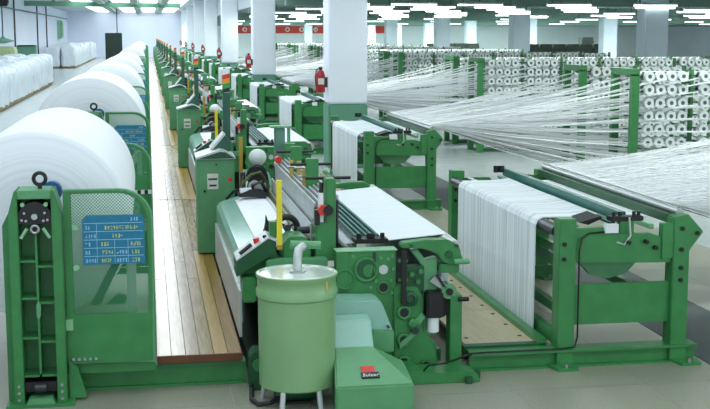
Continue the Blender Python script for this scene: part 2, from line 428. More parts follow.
for s_ in range(4):
    t = thing('wrapped_bundle', (-5.9, 41, 0), 'x', 'bundle', 'film wrapped white bundles on the left')
    bundle_mesh(-5.9, 41, 1.12, 1.24, 1.36 + .05 * s_, s_).build('film_wrap', 'wrap', t, smooth=True)
    for q in (-.4, 0, .4): Bx(-5.9 + q - .06, -5.9 + q + .06, 40.45, 41.55, 0, .05).build('pallet_runner', 'pallet_wood', t, fine=True)
    Bx(-6.42, -5.38, 40.45, 41.55, .05, .13).build('pallet_deck', 'pallet_wood', t)
    protos.append(t)
used = set()
def bundle(x, y, label, sc_=1.0):
    i = random.randrange(4)
    if i not in used: o = protos[i]; used.add(i); o.location = (x, y, 0); o['label'] = label
    else:
        o = copy_tree(protos[i], (0, 0, 0), label); o.location = (x, y, 0)
    o.rotation_euler.z = random.choice((0, math.pi)) + random.uniform(-.05, .05)
    o.scale = (1, 1, sc_ * random.uniform(.95, 1.05))
ROWN = ['aisle row', 'middle row', 'wall row']
for j in range(3):
    for i in range(19):
        bundle(-5.55 - 1.2 * j, 40.6 + i * 1.36, 'white film-wrapped bundle, %s of the near stack, %s from the front' % (ROWN[j], word(i)))
for j in range(2):
    for i in range(28):
        bundle(-6.15 - 1.2 * j, 97 + i * 1.36, 'white film-wrapped bundle, %s of the far stack, %s from the front' % (ROWN[j], word(i)), 1.14)
gb = thing('green_bale', (-7.95, 70, 0), 'pale green wrapped bale behind the near stack of white bundles', 'bundle')
bundle_mesh(-7.95, 70, 1.3, 1.5, 1.9, 99).build('film_wrap', 'wrap_green', gb, smooth=True)
Bx(-8.5, -7.4, 69.4, 70.6, 0, .13).build('pallet_deck', 'pallet_wood', gb)
gc = thing('green_bin', (-7.5, 77, 0), 'dark green bin standing beside the pale green bale', 'bin')
MB().prism([(-7.85, 0), (-6.9, 0), (-6.8, 1.9), (-7.95, 1.9)], 76.4, 77.4).build('body', 'dado_green', gc, bevel=.03)
MB().prism([(-7.98, 1.9), (-6.77, 1.9), (-6.9, 1.98), (-7.85, 1.98)], 76.37, 77.43).build('lid', 'green_deep', gc)
bc = thing('machine_cabinet', (-3.1, 120, 0), 'tall dark green cabinet standing before the pale end wall', 'cabinet')
Bx(-4.1, -2.5, 119.5, 120.6, .1, 2.75).build('body', 'green_deep', bc, bevel=.04)
for i in range(2): Bx(-4.03 + i * .76, -3.33 + i * .76, 119.46, 119.5, .2, 2.65).build('door', 'green_deep', bc, bevel=.01)
for x in (-4.0, -2.7): Bx(x, x + .1, 119.6, 120.5, 0, .1).build('foot', 'black', bc)
MB().tube([(-2.95, 120, 2.75), (-2.95, 120, 5.1)], .05).build('conduit', 'dark_steel', bc)

# ------------------------------------------------------------------ roll stand with guard
RX, RZ = -.87, 1.22
st = thing('roll_stand', (-.82, 8.76, 0), 'green cloth roll stand with mesh guard, near end of the nearest loom', 'stand', 'cloth roll stands')
for sx in (-1, 1):
    a = -.82 + sx * .115; b = -.82 + sx * .185
    lo, hi = min(a, b), max(a, b)
    pts = [(a, 0), (b, 0), (b, 1.38), (a + sx * .02, 1.56), (a, 1.56)]
    MB().prism(pts, 8.62, 8.9).build('side_channel', 'green', st, bevel=.006)
    if sx < 0:
        MB().prism([(b, 0), (b - .05, 0), (b - .05, 1.3), (b, 1.4)], 8.72, 8.86).build('edge_plate', 'green', st)
Bx(-.935, -.705, 8.84, 8.88, .02, 1.54).build('back_plate', 'green', st)
Bx(-.828, -.812, 8.66, 8.84, .22, 1.25).build('center_rib', 'green', st)
for z in (1.04, .77, .48, .2): Bx(-.935, -.828, 8.66, 8.84, z, z + .016).build('shelf_rib', 'green', st)
for z in (1.0, .735, .45, .2): Bx(-.812, -.705, 8.66, 8.84, z, z + .016).build('shelf_rib', 'green', st)
hh = MB().prism(arc(-.82, 1.36, .118, -20, 200, 14), 8.64, 8.84).build('hub_housing', 'black', st)
MB().cyl((-.82, 8.61, 1.375), (-.82, 8.66, 1.375), .022, n=12).build('bolt', 'steel', hh, fine=True)
MB().torus((-.82, 8.62, 1.285), .026, .01).build('pin_ring', 'steel', hh, fine=True)
MB().cyl((-.82, 8.63, 1.285), (-.82, 8.8, 1.285), .02, n=10).build('pin', 'rubber', hh, fine=True)
for sx in (-1, 1):
    MB().tube([(-.82 + sx * .1, 8.63, 1.22), (-.82 + sx * .055, 8.63, 1.29)], .012).build('lever', 'green_pale', hh, fine=True)
    for q in ((.07, 1.4), (.088, 1.35), (.06, 1.345)):
        MB().cyl((-.82 + sx * q[0], 8.62, q[1]), (-.82 + sx * q[0], 8.66, q[1]), .009, n=8).build('bolt', 'steel', hh, fine=True)
Bx(-.935, -.705, 8.62, 8.9, 1.5, 1.56).build('top_plate', 'green_light', st, bevel=.005)
for q in (-.9, -.74): MB().cyl((q, 8.615, 1.46), (q, 8.65, 1.46), .015, n=8).build('bolt', 'green_pale', st, fine=True)
le = MB().torus((-.785, 8.74, 1.63), .042, .014).build('lifting_eye', 'black', st, smooth=True)
Bx(-.8, -.77, 8.725, 8.755, 1.555, 1.6).build('eye_shank', 'black', le, fine=True)
MB().cyl((-.72, 8.92, 1.51), (-.72, 9.0, 1.51), .075, n=18).build('shaft_cap', 'blue_paint', st)
Bx(-.93, -.71, 8.64, 8.84, .1, .17).build('foot_block', 'black', st)
MB().cyl((-.86, 8.63, .13), (-.78, 8.63, .13), .035, n=12).build('foot_roller', 'dark_steel', st, fine=True)
MB().prism([(-.93, .0), (-.71, .0), (-.74, .06), (-.9, .06)], 8.58, 8.84).build('foot_wedge', 'green_light', st)
Bx(-1.06, -.58, 8.56, 8.98, 0, .02).build('foot_plate', 'green', st, bevel=.004)
for sx in (-1, 1):
    for z in (.05, .1, .15): MB().cyl((-.82 + sx * .15, 8.6, z), (-.82 + sx * .15, 8.63, z), .012, n=8).build('bolt', 'steel', st, fine=True)
MB().prism([(-.815, .63), (-.80, .66), (-.80, .74), (-.815, .77), (-.83, .74), (-.83, .66)], 8.62, 8.66).build('latch', 'green_light', st, fine=True)
# guard
go = [(-.63, .26), (-.01, .26), (-.005, .8), (-.005, 1.25)] + arc(-.235, 1.31, .23, 0, 90, 7) + [(-.5, 1.54), (-.63, 1.54)]
gi = [(-.575, .63), (-.045, .63), (-.04, .8), (-.04, 1.25)] + arc(-.245, 1.31, .205, 0, 90, 7) + [(-.5, 1.515), (-.575, 1.515)]
gf = MB().ring(go, gi, 8.74, 8.78).build('guard_frame', 'green', st, bevel=.004)
MB().tube([(x, 8.745, z) for x, z in go[1:]], .011, 6).build('guard_rim', 'green_light', gf)
MB().prism(gi, 8.757, 8.761).build('mesh_panel', 'perforated', gf)
for z in (1.27, .98): MB().cyl((-.55, 8.72, z), (-.55, 8.75, z), .022, n=10).build('hinge_knob', 'green_pale', gf, fine=True)
Bx(-.64, -.585, 8.715, 8.74, .52, .6).build('latch', 'green_pale', gf, fine=True)
for i in range(5): Bx(-.6 + i * .04, -.58 + i * .04, 8.725, 8.74, .29, .31).build('bolt', 'steel', gf, fine=True)
Bx(-.64, .0, 8.8, 8.98, .17, .24).build('guard_sill', 'green', st, bevel=.004)
MB().prism([(-.62, .02), (-.5, .02), (-.56, .24), (-.62, .3)], 8.7, 8.74).build('gusset', 'green', st)
MB().prism([(-.47, .64), (-.40, .64), (-.22, 1.0), (-.27, 1.02)], 9.0, 9.05).build('roll_arm', 'dark_steel', st)
MB().prism([(-.36, .64), (-.22, .64), (-.2, .7), (-.26, .72)], 9.0, 9.05).build('roll_arm', 'green_dark', st)
Bx(-.2, -.13, 9.0, 9.06, .3, .95).build('roll_prop', 'heald', st)
stands = [st]
hz = None
for k in range(NL):
    if k: stands.append(copy_tree(st, (0, S * k, 0), 'green cloth roll stand with mesh guard, near end of ' + which(k), fine=k < 3))
    o = copy_tree(st, (0, S * k + 3.72, 0), 'green cloth roll stand with mesh guard, far end of ' + which(k), fine=False)
# hazard strip on the far guard of the nearest loom
hz = thing('hazard_strip', (-.14, 12.45, 1.0), 'black and white striped strip across the far roll guard of the nearest loom', 'strip')
for i in range(8): Bx(-.29 + i * .036, -.29 + (i + 1) * .036, 12.43, 12.455, 1.02, 1.06).build('stripe', 'black' if i % 2 == 0 else 'white_paint', hz)
# blue status boards
def board(y, label):
    b = thing('status_board', (-.275, y, 1.0), label, 'board', 'blue boards on the roll guards')
    MB().prism([(-.5, 1.0), (-.06, 1.0), (-.06, 1.33), (-.09, 1.36), (-.47, 1.36), (-.5, 1.33)], y - .012, y).build('panel', 'board_blue', b)
    mb = MB(); y0, y1 = y - .0135, y - .012
    for z in (1.06, 1.12, 1.18, 1.24, 1.3): mb.box(-.49, -.07, y0, y1, z, z + .004)
    mb.box(-.40, -.397, y0, y1, 1.01, 1.3); mb.box(-.275, -.272, y0, y1, 1.01, 1.18); mb.box(-.18, -.177, y0, y1, 1.01, 1.18)
    mb.build('ruled_lines', 'board_ink', b)
    rnd = random.Random(3); mi = MB(); my = MB()
    def glyphs(m_, x, z, n_):
        for q in range(n_):
            xx = x + q * .02
            for _ in range(3):
                u = xx + rnd.uniform(0, .012); v = z + rnd.uniform(0, .026)
                if rnd.random() < .5: m_.box(u, u + .004, y0, y1, z, z + .028)
                else: m_.box(xx, xx + .014, y0, y1, v, v + .004)
    glyphs(my, -.34, 1.255, 12); glyphs(my, -.29, 1.195, 4); glyphs(my, -.37, 1.135, 3); glyphs(my, -.16, 1.135, 4)
    glyphs(my, -.36, 1.075, 4); glyphs(my, -.15, 1.075, 3); glyphs(my, -.37, 1.015, 4); glyphs(my, -.15, 1.015, 3)
    for z in (1.015, 1.075, 1.135, 1.195, 1.255): glyphs(mi, -.48, z, 2 if z in (1.075, 1.135, 1.255) else 4)
    glyphs(mi, -.26, 1.075, 4); glyphs(mi, -.26, 1.015, 4); glyphs(mi, -.16, 1.315, 3)
    mi.build('white_marks', 'board_ink', b); my.build('yellow_marks', 'board_yellow', b)
    return b
bd = board(8.725, 'blue ruled status board on the roll guard of the nearest loom')
for k in range(1, 6): copy_tree(bd, (0, S * k, 0), 'blue ruled status board on the roll guard of ' + which(k), skip=('ruled_lines', 'yellow_marks') if k > 2 else ())

# ------------------------------------------------------------------ cloth rolls
def roll(k, r):
    y0, y1 = 9.2 + S * k, 12.25 + S * k
    t = thing('cloth_roll', (RX, y0, RZ), 'huge white roll of woven cloth on ' + which(k), 'cloth roll', 'cloth rolls beside the looms')
    MB().lathe([(.08, .02), (r * .5, .0), (r - .03, 0), (r, .025), (r + .004, 1.5), (r, y1 - y0 - .025), (r - .03, y1 - y0), (.08, y1 - y0)], (RX, y0, RZ), 'y', 72).build('cloth', 'roll_cloth', t, smooth=True)
    MB().cyl((RX, y0 - .2, RZ), (RX, y1 + .15, RZ), .05, n=16).build('core_shaft', 'steel', t)
for k, r in enumerate((.71, .80, .78, .76, .72, .6, .74, .7, .66, .7, .74, .7, .68, .7)): roll(k, r)

# ------------------------------------------------------------------ walkway
def walkway():
    t = thing('walkway', (.33, 8.9, 0), 'worn wooden plank walkway in front of the nearest loom', 'walkway', 'plank walkways between rolls and looms')
    wd = .64 / 6
    for i in range(6):
        cuts = [8.9, 8.9 + 2.9 + .9 * ((i * 2) % 3), 17.61] if i < 4 else [8.9, 13.35]
        for a, b in zip(cuts[:-1], cuts[1:]):
            Bx(.01 + i * wd + .002, .01 + (i + 1) * wd - .002, a + .004, b - .004, .212, .25 - .002 * (i % 2)).build('plank', 'plank' if i < 4 else 'plank_worn', t, bevel=.003)
    for i in (4, 5):
        Bx(.01 + i * wd + .002, .01 + (i + 1) * wd - .002, 13.36, 17.6, .212, .25).build('plank', 'plank', t, bevel=.003)
    Bx(.01, .65, 8.88, 8.9, .195, .252).build('fascia', 'fascia', t)
    for i in range(5): Bx(.03, .63, 10.6 + i * 1.6, 10.7 + i * 1.6, 0, .212).build('bearer', 'green_dark', t)
    Bx(-.6, .68, 8.93, 9.08, .155, .175).build('beam_flange', 'green', t)
    Bx(-.6, .68, 8.96, 8.985, .02, .155).build('beam_web', 'green', t)
    Bx(-.6, .68, 8.93, 9.08, .0, .02).build('beam_flange', 'green', t)
    Bx(.02, .64, 8.93, 9.08, .175, .212).build('bearer', 'green_dark', t)
    return t
wk = walkway()
for k in range(1, NL): copy_tree(wk, (0, S * k, 0), 'worn wooden plank walkway in front of ' + which(k))

# ------------------------------------------------------------------ loom
def circ(cx, cz, r, n=20, a0=0): return [(cx + r * math.cos(a0 + 2 * math.pi * i / n), cz + r * math.sin(a0 + 2 * math.pi * i / n)) for i in range(n)]
LM = thing('loom', (1.55, 9.0, 0), 'green weaving loom, the nearest in the long row', 'loom', 'looms in the long row')
YN, YF = 9.0, 12.75
def frame_plate(y0, y1, nm, fine=False):
    # solid side frame; dark discs stand in for its shaded window and holes
    out = [(1.40, .5), (1.40, .97), (1.86, .97), (1.86, .5)]
    return MB().prism([(1.40, .40), (1.40, .68), (1.48, .68), (1.48, .97), (1.52, .985), (1.86, .985), (1.86, .97), (1.86, .06), (1.80, .02), (1.46, .02), (1.40, .1)], y0, y1).build(nm, 'green', LM, bevel=.006)
sf = frame_plate(YN, YN + .12, 'side_frame'); frame_plate(YF, YF + .12, 'side_frame')
Bx(1.39, 1.49, YN, YN + .12, .66, .985).build('frame_shoulder', 'green', LM, bevel=.006)
Bx(1.39, 1.87, YN - .005, YN + .14, .985, .993).build('top_strip', 'green_pale', sf)
MB().torus((1.625, YN - .005, .84), .088, .016, n=28).build('window_rim', 'green', sf, smooth=True)
MB().cyl((1.625, YN - .012, .84), (1.625, YN + .02, .84), .083, n=24).build('window_shade_disc', 'green_dark', sf, smooth=True)  # dark green disc, shade of the window put into its colour
MB().cyl((1.645, YN - .02, .835), (1.645, YN, .835), .05, n=20).build('drive_hub', 'green', sf, smooth=True)
MB().prism([(1.66, .79), (1.69, .80), (1.68, .87)], YN - .02, YN - .01).build('hub_web', 'green_deep', sf)
MB().cyl((1.76, YN - .012, .838), (1.76, YN + .02, .838), .037, n=20).build('inspection_hole', 'heald', sf, smooth=True)
MB().torus((1.76, YN - .008, .695), .043, .009, n=20).build('bearing_rim', 'green', sf, smooth=True)
MB().cyl((1.76, YN - .012, .695), (1.76, YN + .02, .695), .038, n=20).build('bearing_shade_disc', 'black', sf, smooth=True)
MB().torus((1.455, YN - .003, .77), .075, .01, n=24).build('boss', 'green', sf, smooth=True)
for x, z in ((1.83, .94), (1.80, .92), (1.74, .93), (1.70, .75), (1.82, .75), (1.83, .65), (1.66, .70), (1.84, .84), (1.52, .95)):
    MB().cyl((x, YN - .014, z), (x, YN, z), .013, n=8).build('bolt', 'green_light', sf, fine=True)
Bx(1.68, 1.70, YN - .02, YN, .9, .975).build('clamp', 'dark_steel', sf, fine=True)
rc = MB().prism([(1.84, .02), (2.2, .02), (2.17, .25), (2.07, .34), (2.07, .62), (2.02, .70), (1.84, .70)], 8.96, 9.1).build('rear_casting', 'green', LM, bevel=.008)
for z in (.5, .28, .1):
    MB().torus((1.915, 8.945, z), .045, .014, n=18).build('bearing_rim', 'green', rc, smooth=True)
    MB().cyl((1.915, 8.935, z), (1.915, 8.96, z), .036, n=16).build('bearing_shade_disc', 'black', rc, smooth=True)  # black disc on the casting stands in for a shaded hole
MB().torus((2.09, 8.945, .07), .034, .012, n=16).build('bearing_rim', 'green_dark', rc, smooth=True)
MB().cyl((2.09, 8.93, .07), (2.09, 8.96, .07), .026, n=12).build('bearing_shade_disc', 'black', rc, smooth=True)
MB().prism([(1.88, .21), (2.02, .33), (2.0, .36), (1.88, .26)], 8.93, 8.96).build('casting_rib', 'green_light', rc)
MB().prism([(2.0, .36), (2.08, .46), (2.05, .5), (1.97, .4)], 8.92, 8.96).build('casting_rib', 'green_light', rc)
MB().lathe([(.06, 0), (.06, -.03), (.035, -.04), (.03, -.02), (0, -.02)], (1.965, 8.96, .61), 'y', 12).build('gear', 'green_dark', rc)
MB().lathe([(.045, 0), (.045, -.04), (.02, -.05), (0, -.05)], (1.99, 8.96, .41), 'y', 12).build('gear', 'green', rc)
MB().lathe([(.03, 0), (.03, -.04), (0, -.04)], (2.0, 8.95, .36), 'y', 10).build('gear', 'dark_steel', rc)
Bx(1.885, 1.925, 8.9, 8.93, .57, 1.0).build('black_rail', 'black', LM)
for z in (.62, .75, .9): Bx(1.87, 1.94, 8.93, 8.96, z, z + .02).build('rail_clip', 'green', LM, fine=True)
# whip roll arm
MB().prism([(1.89, 1.01), (1.9, 1.045), (2.08, 1.065), (2.26, 1.065), (2.35, 1.02), (2.385, .9), (2.36, .86), (2.24, .88), (2.17, .96), (2.06, 1.0)], 8.95, 9.08).build('whip_arm', 'green', LM, bevel=.008)
MB().prism([(1.98, .98), (2.03, .99), (2.1, .9), (2.19, .92), (2.19, .3), (2.08, .3), (2.08, .84)], 9.0, 9.1).build('rear_post', 'green_light', LM, bevel=.006)
MB().cyl((2.27, 8.93, .95), (2.27, 8.97, .95), .03, n=12).build('pivot', 'green_dark', LM)
MB().cyl((1.97, 8.93, 1.03), (1.97, 8.96, 1.03), .012, n=8).build('bolt', 'green_dark', LM, fine=True)
MB().cyl((2.33, 8.93, 1.02), (2.33, 8.96, 1.02), .014, n=8).build('bolt', 'dark_steel', LM, fine=True)
MB().cyl((2.30, 8.9, .90), (2.42, 8.9, .90), .022, n=10).build('arm_pin', 'green_light', LM, fine=True)
Bx(2.2, 2.36, 8.96, 9.1, .8, .87).build('arm_bracket', 'green', LM, bevel=.01)
Bx(1.93, 2.08, 8.99, 9.05, .66, .86).build('rear_web', 'green_dark', LM)
for x, z in ((1.98, .80), (2.03, .74), (2.05, .82)): MB().cyl((x, 8.95, z), (x, 8.99, z), .02, n=10).build('bolt', 'green', LM, fine=True)
# let-off drive
Bx(2.085, 2.215, 8.88, 9.02, .46, .665).build('motor', 'black', LM, bevel=.012)
MB().cyl((2.15, 8.95, .34), (2.15, 8.95, .46), .045, n=16).build('oil_cup', 'white_paint', LM, smooth=True)
MB().prism([(2.28, .02), (2.375, .02), (2.375, .63), (2.28, .63)], 8.92, 9.06).build('let_off_post', 'green', LM, bevel=.006)
MB().cyl((2.27, 8.92, .66), (2.27, 9.06, .66), .06, n=18).build('let_off_bearing', 'green_light', LM, smooth=True)
MB().cyl((2.27, 8.9, .66), (2.27, 8.93, .66), .028, n=12).build('bearing_shade_disc', 'black', LM, fine=True)
MB().cyl((2.34, 8.9, .60), (2.42, 8.9, .60), .018, n=8).build('arm_pin', 'black', LM, fine=True)
MB().lathe([(.1, 0), (.11, .02), (.11, .05), (.1, .07)], (2.2, 8.98, .54), 'y', 18).build('drive_wheel', 'rubber', LM, smooth=True)
MB().prism([(2.12, .74), (2.16, .78), (2.27, .70), (2.25, .65)], 8.95, 8.99).build('link', 'steel', LM)
MB().prism([(2.16, .79), (2.175, .80), (2.25, .69), (2.235, .68)], 8.92, 8.94).build('link', 'black', LM)
# feet and base
MB().prism([(1.78, 0), (2.46, 0), (2.44, .06), (2.36, .085), (2.0, .085), (1.97, .12), (1.9, .12), (1.78, .06)], 8.66, 8.93).build('base_foot', 'green', LM, bevel=.006)
MB().cyl((2.36, 8.64, .0), (2.36, 8.64, .05), .03, n=10).build('level_bolt', 'green_dark', LM, fine=True)
MB().cyl((2.46, 8.78, .0), (2.46, 8.78, .06), .03, n=10).build('level_bolt', 'green_dark', LM, fine=True)
Bx(.72, 2.2, 9.14, 12.72, .02, .14).build('base_bed', 'green_deep', LM)
Bx(.95, 1.38, 9.5, 12.72, .14, .8).build('dark_filler', 'green_deep', LM)  # dark box added to keep the void between the frames in shade
for y in (9.3, 12.6): Bx(.72, 2.3, y, y + .1, .0, .1).build('base_beam', 'green', LM)
MB().tube([(2.02, 8.7, .1), (2.05, 8.66, .15), (2.2, 8.7, .15), (2.45, 8.9, .16), (2.6, 8.92, .16)], .008).build('cable', 'black', LM, fine=True)
# covers on the drive side
MB().prism([(1.31, .26), (1.31, .665), (1.68, .655), (1.705, .62), (1.78, .43), (1.78, .26)], 8.74, 8.99).build('drive_cover', 'teal_cover', LM, bevel=.012)
MB().prism([(1.61, .26), (1.785, .26), (1.785, .42), (1.63, .43)], 8.7, 8.75).build('cover_panel', 'green_light', LM)
MB().cyl((1.745, 8.70, .45), (1.745, 8.74, .45), .01, n=8).build('cover_screw', 'dark_steel', LM, fine=True)
MB().prism([(8.74, .56), (8.6, .54), (8.46, .34), (8.46, .2), (8.74, .2)], 1.29, 1.59, 'x').build('front_cover', 'teal_cover', LM, bevel=.012)
for x in (1.345, 1.52): MB().cyl((x - .02, 8.455, .345), (x + .02, 8.455, .345), .012, n=8).build('cover_hinge', 'black', LM, fine=True)
vs = [(1.23, 8.0, 0), (1.79, 8.0, 0), (1.82, 8.5, 0), (1.28, 8.5, 0),
      (1.23, 8.0, .21), (1.79, 8.0, .21), (1.82, 8.5, .24), (1.28, 8.5, .36), (1.29, 8.46, .375), (1.57, 8.46, .375), (1.58, 8.5, .36)]
MB().add(vs, [(0, 3, 2, 1), (0, 1, 5, 4), (1, 2, 6, 5), (2, 3, 7, 10, 6), (3, 0, 4, 8, 7), (4, 5, 9, 8), (5, 6, 10, 9), (7, 8, 9, 10)]).build('drive_box', 'green_light', LM, bevel=.012)
# maker's plate on the sloping top of the box
nrm = Vector((0, -.165, .46)).normalized(); du = Vector((0, .46, .165)).normalized(); o0 = Vector((1.43, 8.0, .21)) + du * .09 + nrm * .006
def plate(u0, u1, v0, v1, nm, m, lift=0.0):
    vs = [o0 + Vector((u, 0, 0)) + du * v + nrm * (lift + t) for t in (-.006, .003) for u, v in ((u0, v0), (u1, v0), (u1, v1), (u0, v1))]
    return MB().add(vs, [(3, 2, 1, 0), (4, 5, 6, 7), (0, 1, 5, 4), (1, 2, 6, 5), (2, 3, 7, 6), (3, 0, 4, 7)]).build(nm, m, LM)
plate(.0, .13, .0, .065, 'maker_plate', 'black'); plate(.012, .108, .065, .14, 'maker_plate', 'red')
cu = bpy.data.curves.new('maker_lettering', 'FONT'); cu.body = 'Sulzer'; cu.size = .048; cu.extrude = .001; cu.shear = .2; cu.align_x = 'CENTER'
to = bpy.data.objects.new('tmp', cu); C.objects.link(to)
me = bpy.data.meshes.new_from_object(to); bpy.data.objects.remove(to)
R2 = Matrix((Vector((1, 0, 0)), du, nrm)).transposed().to_4x4(); R2.translation = o0 + Vector((.065, 0, 0)) + du * .014 + nrm * .004 - Vector(LM.location)
me.transform(R2); me.materials.append(M['white_paint']); tx = bpy.data.objects.new('maker_lettering', me); C.objects.link(tx); tx.parent = LM; FINE.add(tx)
# breast beam side
MB().prism([(.68, .36), (.68, .82), (.71, .86), (.74, .875), (.93, .93), (.93, .90), (.76, .84), (.70, .80), (.70, .36)], 9.42, 12.8).build('breast_cover', 'teal_cover', LM)
Bx(.66, .68, 9.3, 12.8, .27, .64).build('skirt_plate', 'heald', LM)
Bx(.77, .9, 9.9, 9.91, .868, .872).build('cover_seam', 'green_dark', LM, fine=True)
cs = MB().prism([(.63, .79), (.63, .915), (.88, 1.085), (.94, 1.06), (.94, .97)], 9.12, 9.42).build('console', 'green_dark', LM, bevel=.006)
MB().prism([(.63, .917), (.63, .93), (.88, 1.10), (.945, 1.072), (.94, 1.06), (.88, 1.087)], 9.11, 9.43).build('console_top', 'heald', cs)
vs_r = MB().cyl((.80, 9.22, 1.03), (.79, 9.22, 1.075), .024, n=12); vs_r.build('stop_button', 'red', cs)
MB().cyl((.86, 9.2, 1.07), (.855, 9.2, 1.1), .016, n=10).build('push_button', 'black', cs, fine=True)
MB().tube([(.66, 9.17, .965), (.75, 9.2, 1.03)], .016).build('console_handle', 'black', cs)
MB().prism([(.70, .56), (.67, .78), (.93, .95), (1.02, .88), (1.02, .74), (.8, .56)], 9.3, 9.44).build('breast_bracket', 'green', LM, bevel=.008)
Bx(.68, .78, 9.14, 9.3, .58, .78).build('terminal_box', 'green', LM, bevel=.01)
MB().prism([(.80, .60), (1.3, .60), (1.3, .86), (1.0, .88)], 9.18, 9.3).build('front_casting', 'green', LM, bevel=.01)
Bx(.86, 1.34, 9.1, 9.2, .85, .92).build('front_rail', 'green_light', LM, bevel=.01)
MB().prism([(1.0, .90), (1.0, 1.02), (1.05, 1.08), (1.17, 1.08), (1.22, 1.02), (1.22, .90)], 9.2, 9.5).build('take_up_box', 'green', LM, bevel=.008)
MB().torus((1.07, 9.55, 1.1), .085, .025, n=22).build('hand_wheel', 'rubber', LM, smooth=True)
MB().cyl((1.07, 9.5, 1.1), (1.07, 9.6, 1.1), .03, n=12).build('wheel_hub', 'dark_steel', LM)
for a in (0, 1, 2):
    q = a * 2.09 + .4; MB().tube([(1.07, 9.55, 1.1), (1.07 + .08 * math.cos(q), 9.55, 1.1 + .08 * math.sin(q))], .01).build('wheel_spoke', 'dark_steel', LM, fine=True)
MB().cyl((1.15, 9.52, 1.08), (1.25, 9.52, 1.08), .03, n=12).build('shaft_end', 'dark_steel', LM, fine=True)
Bx(.90, .95, 9.22, 9.3, .9, 1.2).build('bar_bracket', 'green', LM)
Bx(.944, .985, 9.1, 9.13, 1.0, 1.54).build('warning_bar', 'yellow', LM); Bx(.944, .985, 9.098, 9.135, 1.0, 1.035).build('bar_clip', 'ochre', LM, fine=True)
Bx(.944, .985, 13.02, 13.05, .95, 1.54).build('warning_bar', 'ochre', LM)
# temples on the cloth
def temple(y, s_, nm):
    MB().prism([(.90, 1.0), (.92, 1.1), (.925, 1.17), (.94, 1.12), (1.02, 1.06), (1.05, 1.0), (.98, .97)], y, y + .09).build(nm, 'rubber', LM, bevel=.006)
    MB().cyl((.93, y + .04, .98), (.93, y + .04, 1.05), .03, n=10).build('temple_pin', 'black', LM, fine=True)
temple(9.75, 1, 'temple')
MB().cyl((.9, 12.35, 1.02), (1.02, 12.35, 1.03), .05, n=14).build('temple_ring', 'heald', LM, smooth=True)
MB().prism([(.88, .98), (.88, 1.02), (1.0, 1.06), (1.12, 1.05), (1.2, 1.0), (1.18, .96), (1.05, .99)], 12.3, 12.42).build('temple', 'rubber', LM, bevel=.006)
MB().tube([(.78, 12.6, .93), (.85, 12.5, 1.02), (.92, 12.45, 1.04), (.96, 12.6, 1.16)], .018).build('lever', 'black', LM)
MB().cyl((.82, 12.7, 1.1), (.82, 12.7, 1.14), .02, n=10).build('lever_knob', 'red', LM)
Bx(.93, .98, 12.6, 12.7, .95, 1.2).build('lever_post', 'rubber', LM)
MB().lathe([(.10, 0), (.11, .03), (.11, .06), (.1, .09)], (1.1, 12.62, 1.16), 'y', 18).build('drive_wheel', 'rubber', LM, smooth=True)
MB().torus((1.1, 12.6, 1.18), .1, .012, n=20).build('wheel_rim', 'dark_steel', LM, smooth=True)
MB().tube([(1.0, 12.55, 1.0), (1.1, 12.5, 1.08), (1.2, 12.52, 1.0)], .03).build('hose', 'green', LM)
MB().tube([(.92, 12.5, .98), (.95, 12.45, 1.12), (1.02, 12.42, 1.2), (1.12, 12.45, 1.22), (1.2, 12.5, 1.1), (1.21, 12.5, .98)], .016).build('hose', 'olive', LM)
MB().tube([(1.0, 12.4, .98), (1.04, 12.36, 1.1), (1.12, 12.36, 1.13), (1.18, 12.4, 1.02)], .02).build('hose', 'dark_steel', LM)
MB().prism([(1.0, 1.02), (1.0, 1.1), (1.06, 1.14), (1.14, 1.1), (1.16, 1.02)], 12.44, 12.5).build('guide_block', 'heald', LM, bevel=.008)
Bx(.98, 1.26, 12.5, 12.75, .9, 1.02).build('brake_box', 'green_dark', LM, bevel=.01)
# reed and harness
MB().cyl((1.225, 9.45, .99), (1.225, 12.55, .99), .032, n=12).build('sley_bar', 'olive', LM, smooth=True)
Bx(1.165, 1.19, 9.45, 12.55, .93, .98).build('race_board', 'heald', LM)
Bx(1.25, 1.262, 9.45, 12.55, .95, 1.14).build('reed', 'heald', LM)
for i in range(6):
    x = 1.28 + i * .036
    hf = Bx(x, x + .014, 9.42, 12.6, 1.27 + .012 * i, 1.31 + .012 * i).build('heald_frame', 'heald', LM)
    Bx(x + .003, x + .008, 9.5, 12.52, .98, 1.27 + .012 * i).build('heald_wires', 'heald', hf, fine=True)
    for y in (9.42, 12.56): Bx(x, x + .014, y, y + .04, .9, 1.28 + .012 * i).build('frame_end', 'dark_steel', hf, fine=True)
for x, y in ((1.30, 11.3), (1.36, 11.2), (1.32, 10.5), (1.38, 10.4)):
    Bx(x, x + .035, y, y + .03, 1.22, 1.46).build('hanger_hook', 'brass', LM)
    MB().cyl((x - .03, y, 1.4), (x + .06, y, 1.4), .012, n=8).build('hook_pin', 'steel', LM, fine=True)
MB().cyl((1.30, 12.3, 1.36), (1.30, 12.4, 1.36), .035, n=12).build('knob', 'red', LM)
MB().prism([(1.26, .88), (1.26, 1.19), (1.34, 1.19), (1.34, 1.53), (1.42, 1.53), (1.42, .88)], 9.2, 9.42).build('harness_post', 'green', LM, bevel=.008)
MB().cyl((1.31, 9.14, 1.29), (1.31, 9.2, 1.29), .04, n=16).build('emergency_knob', 'red', LM, smooth=True)
MB().cyl((1.35, 9.13, 1.29), (1.35, 9.21, 1.29), .04, n=16).build('knob_collar', 'black', LM, smooth=True)
Bx(1.285, 1.32, 9.2, 9.26, 1.19, 1.42).build('switch_post', 'white_paint', LM)
Bx(1.25, 1.29, 9.18, 9.24, 1.17, 1.29).build('switch', 'black', LM, fine=True)
MB().tube([(1.305, 9.23, 1.4), (1.31, 9.23, 1.5)], .018).build('switch_stem', 'black', LM, fine=True)
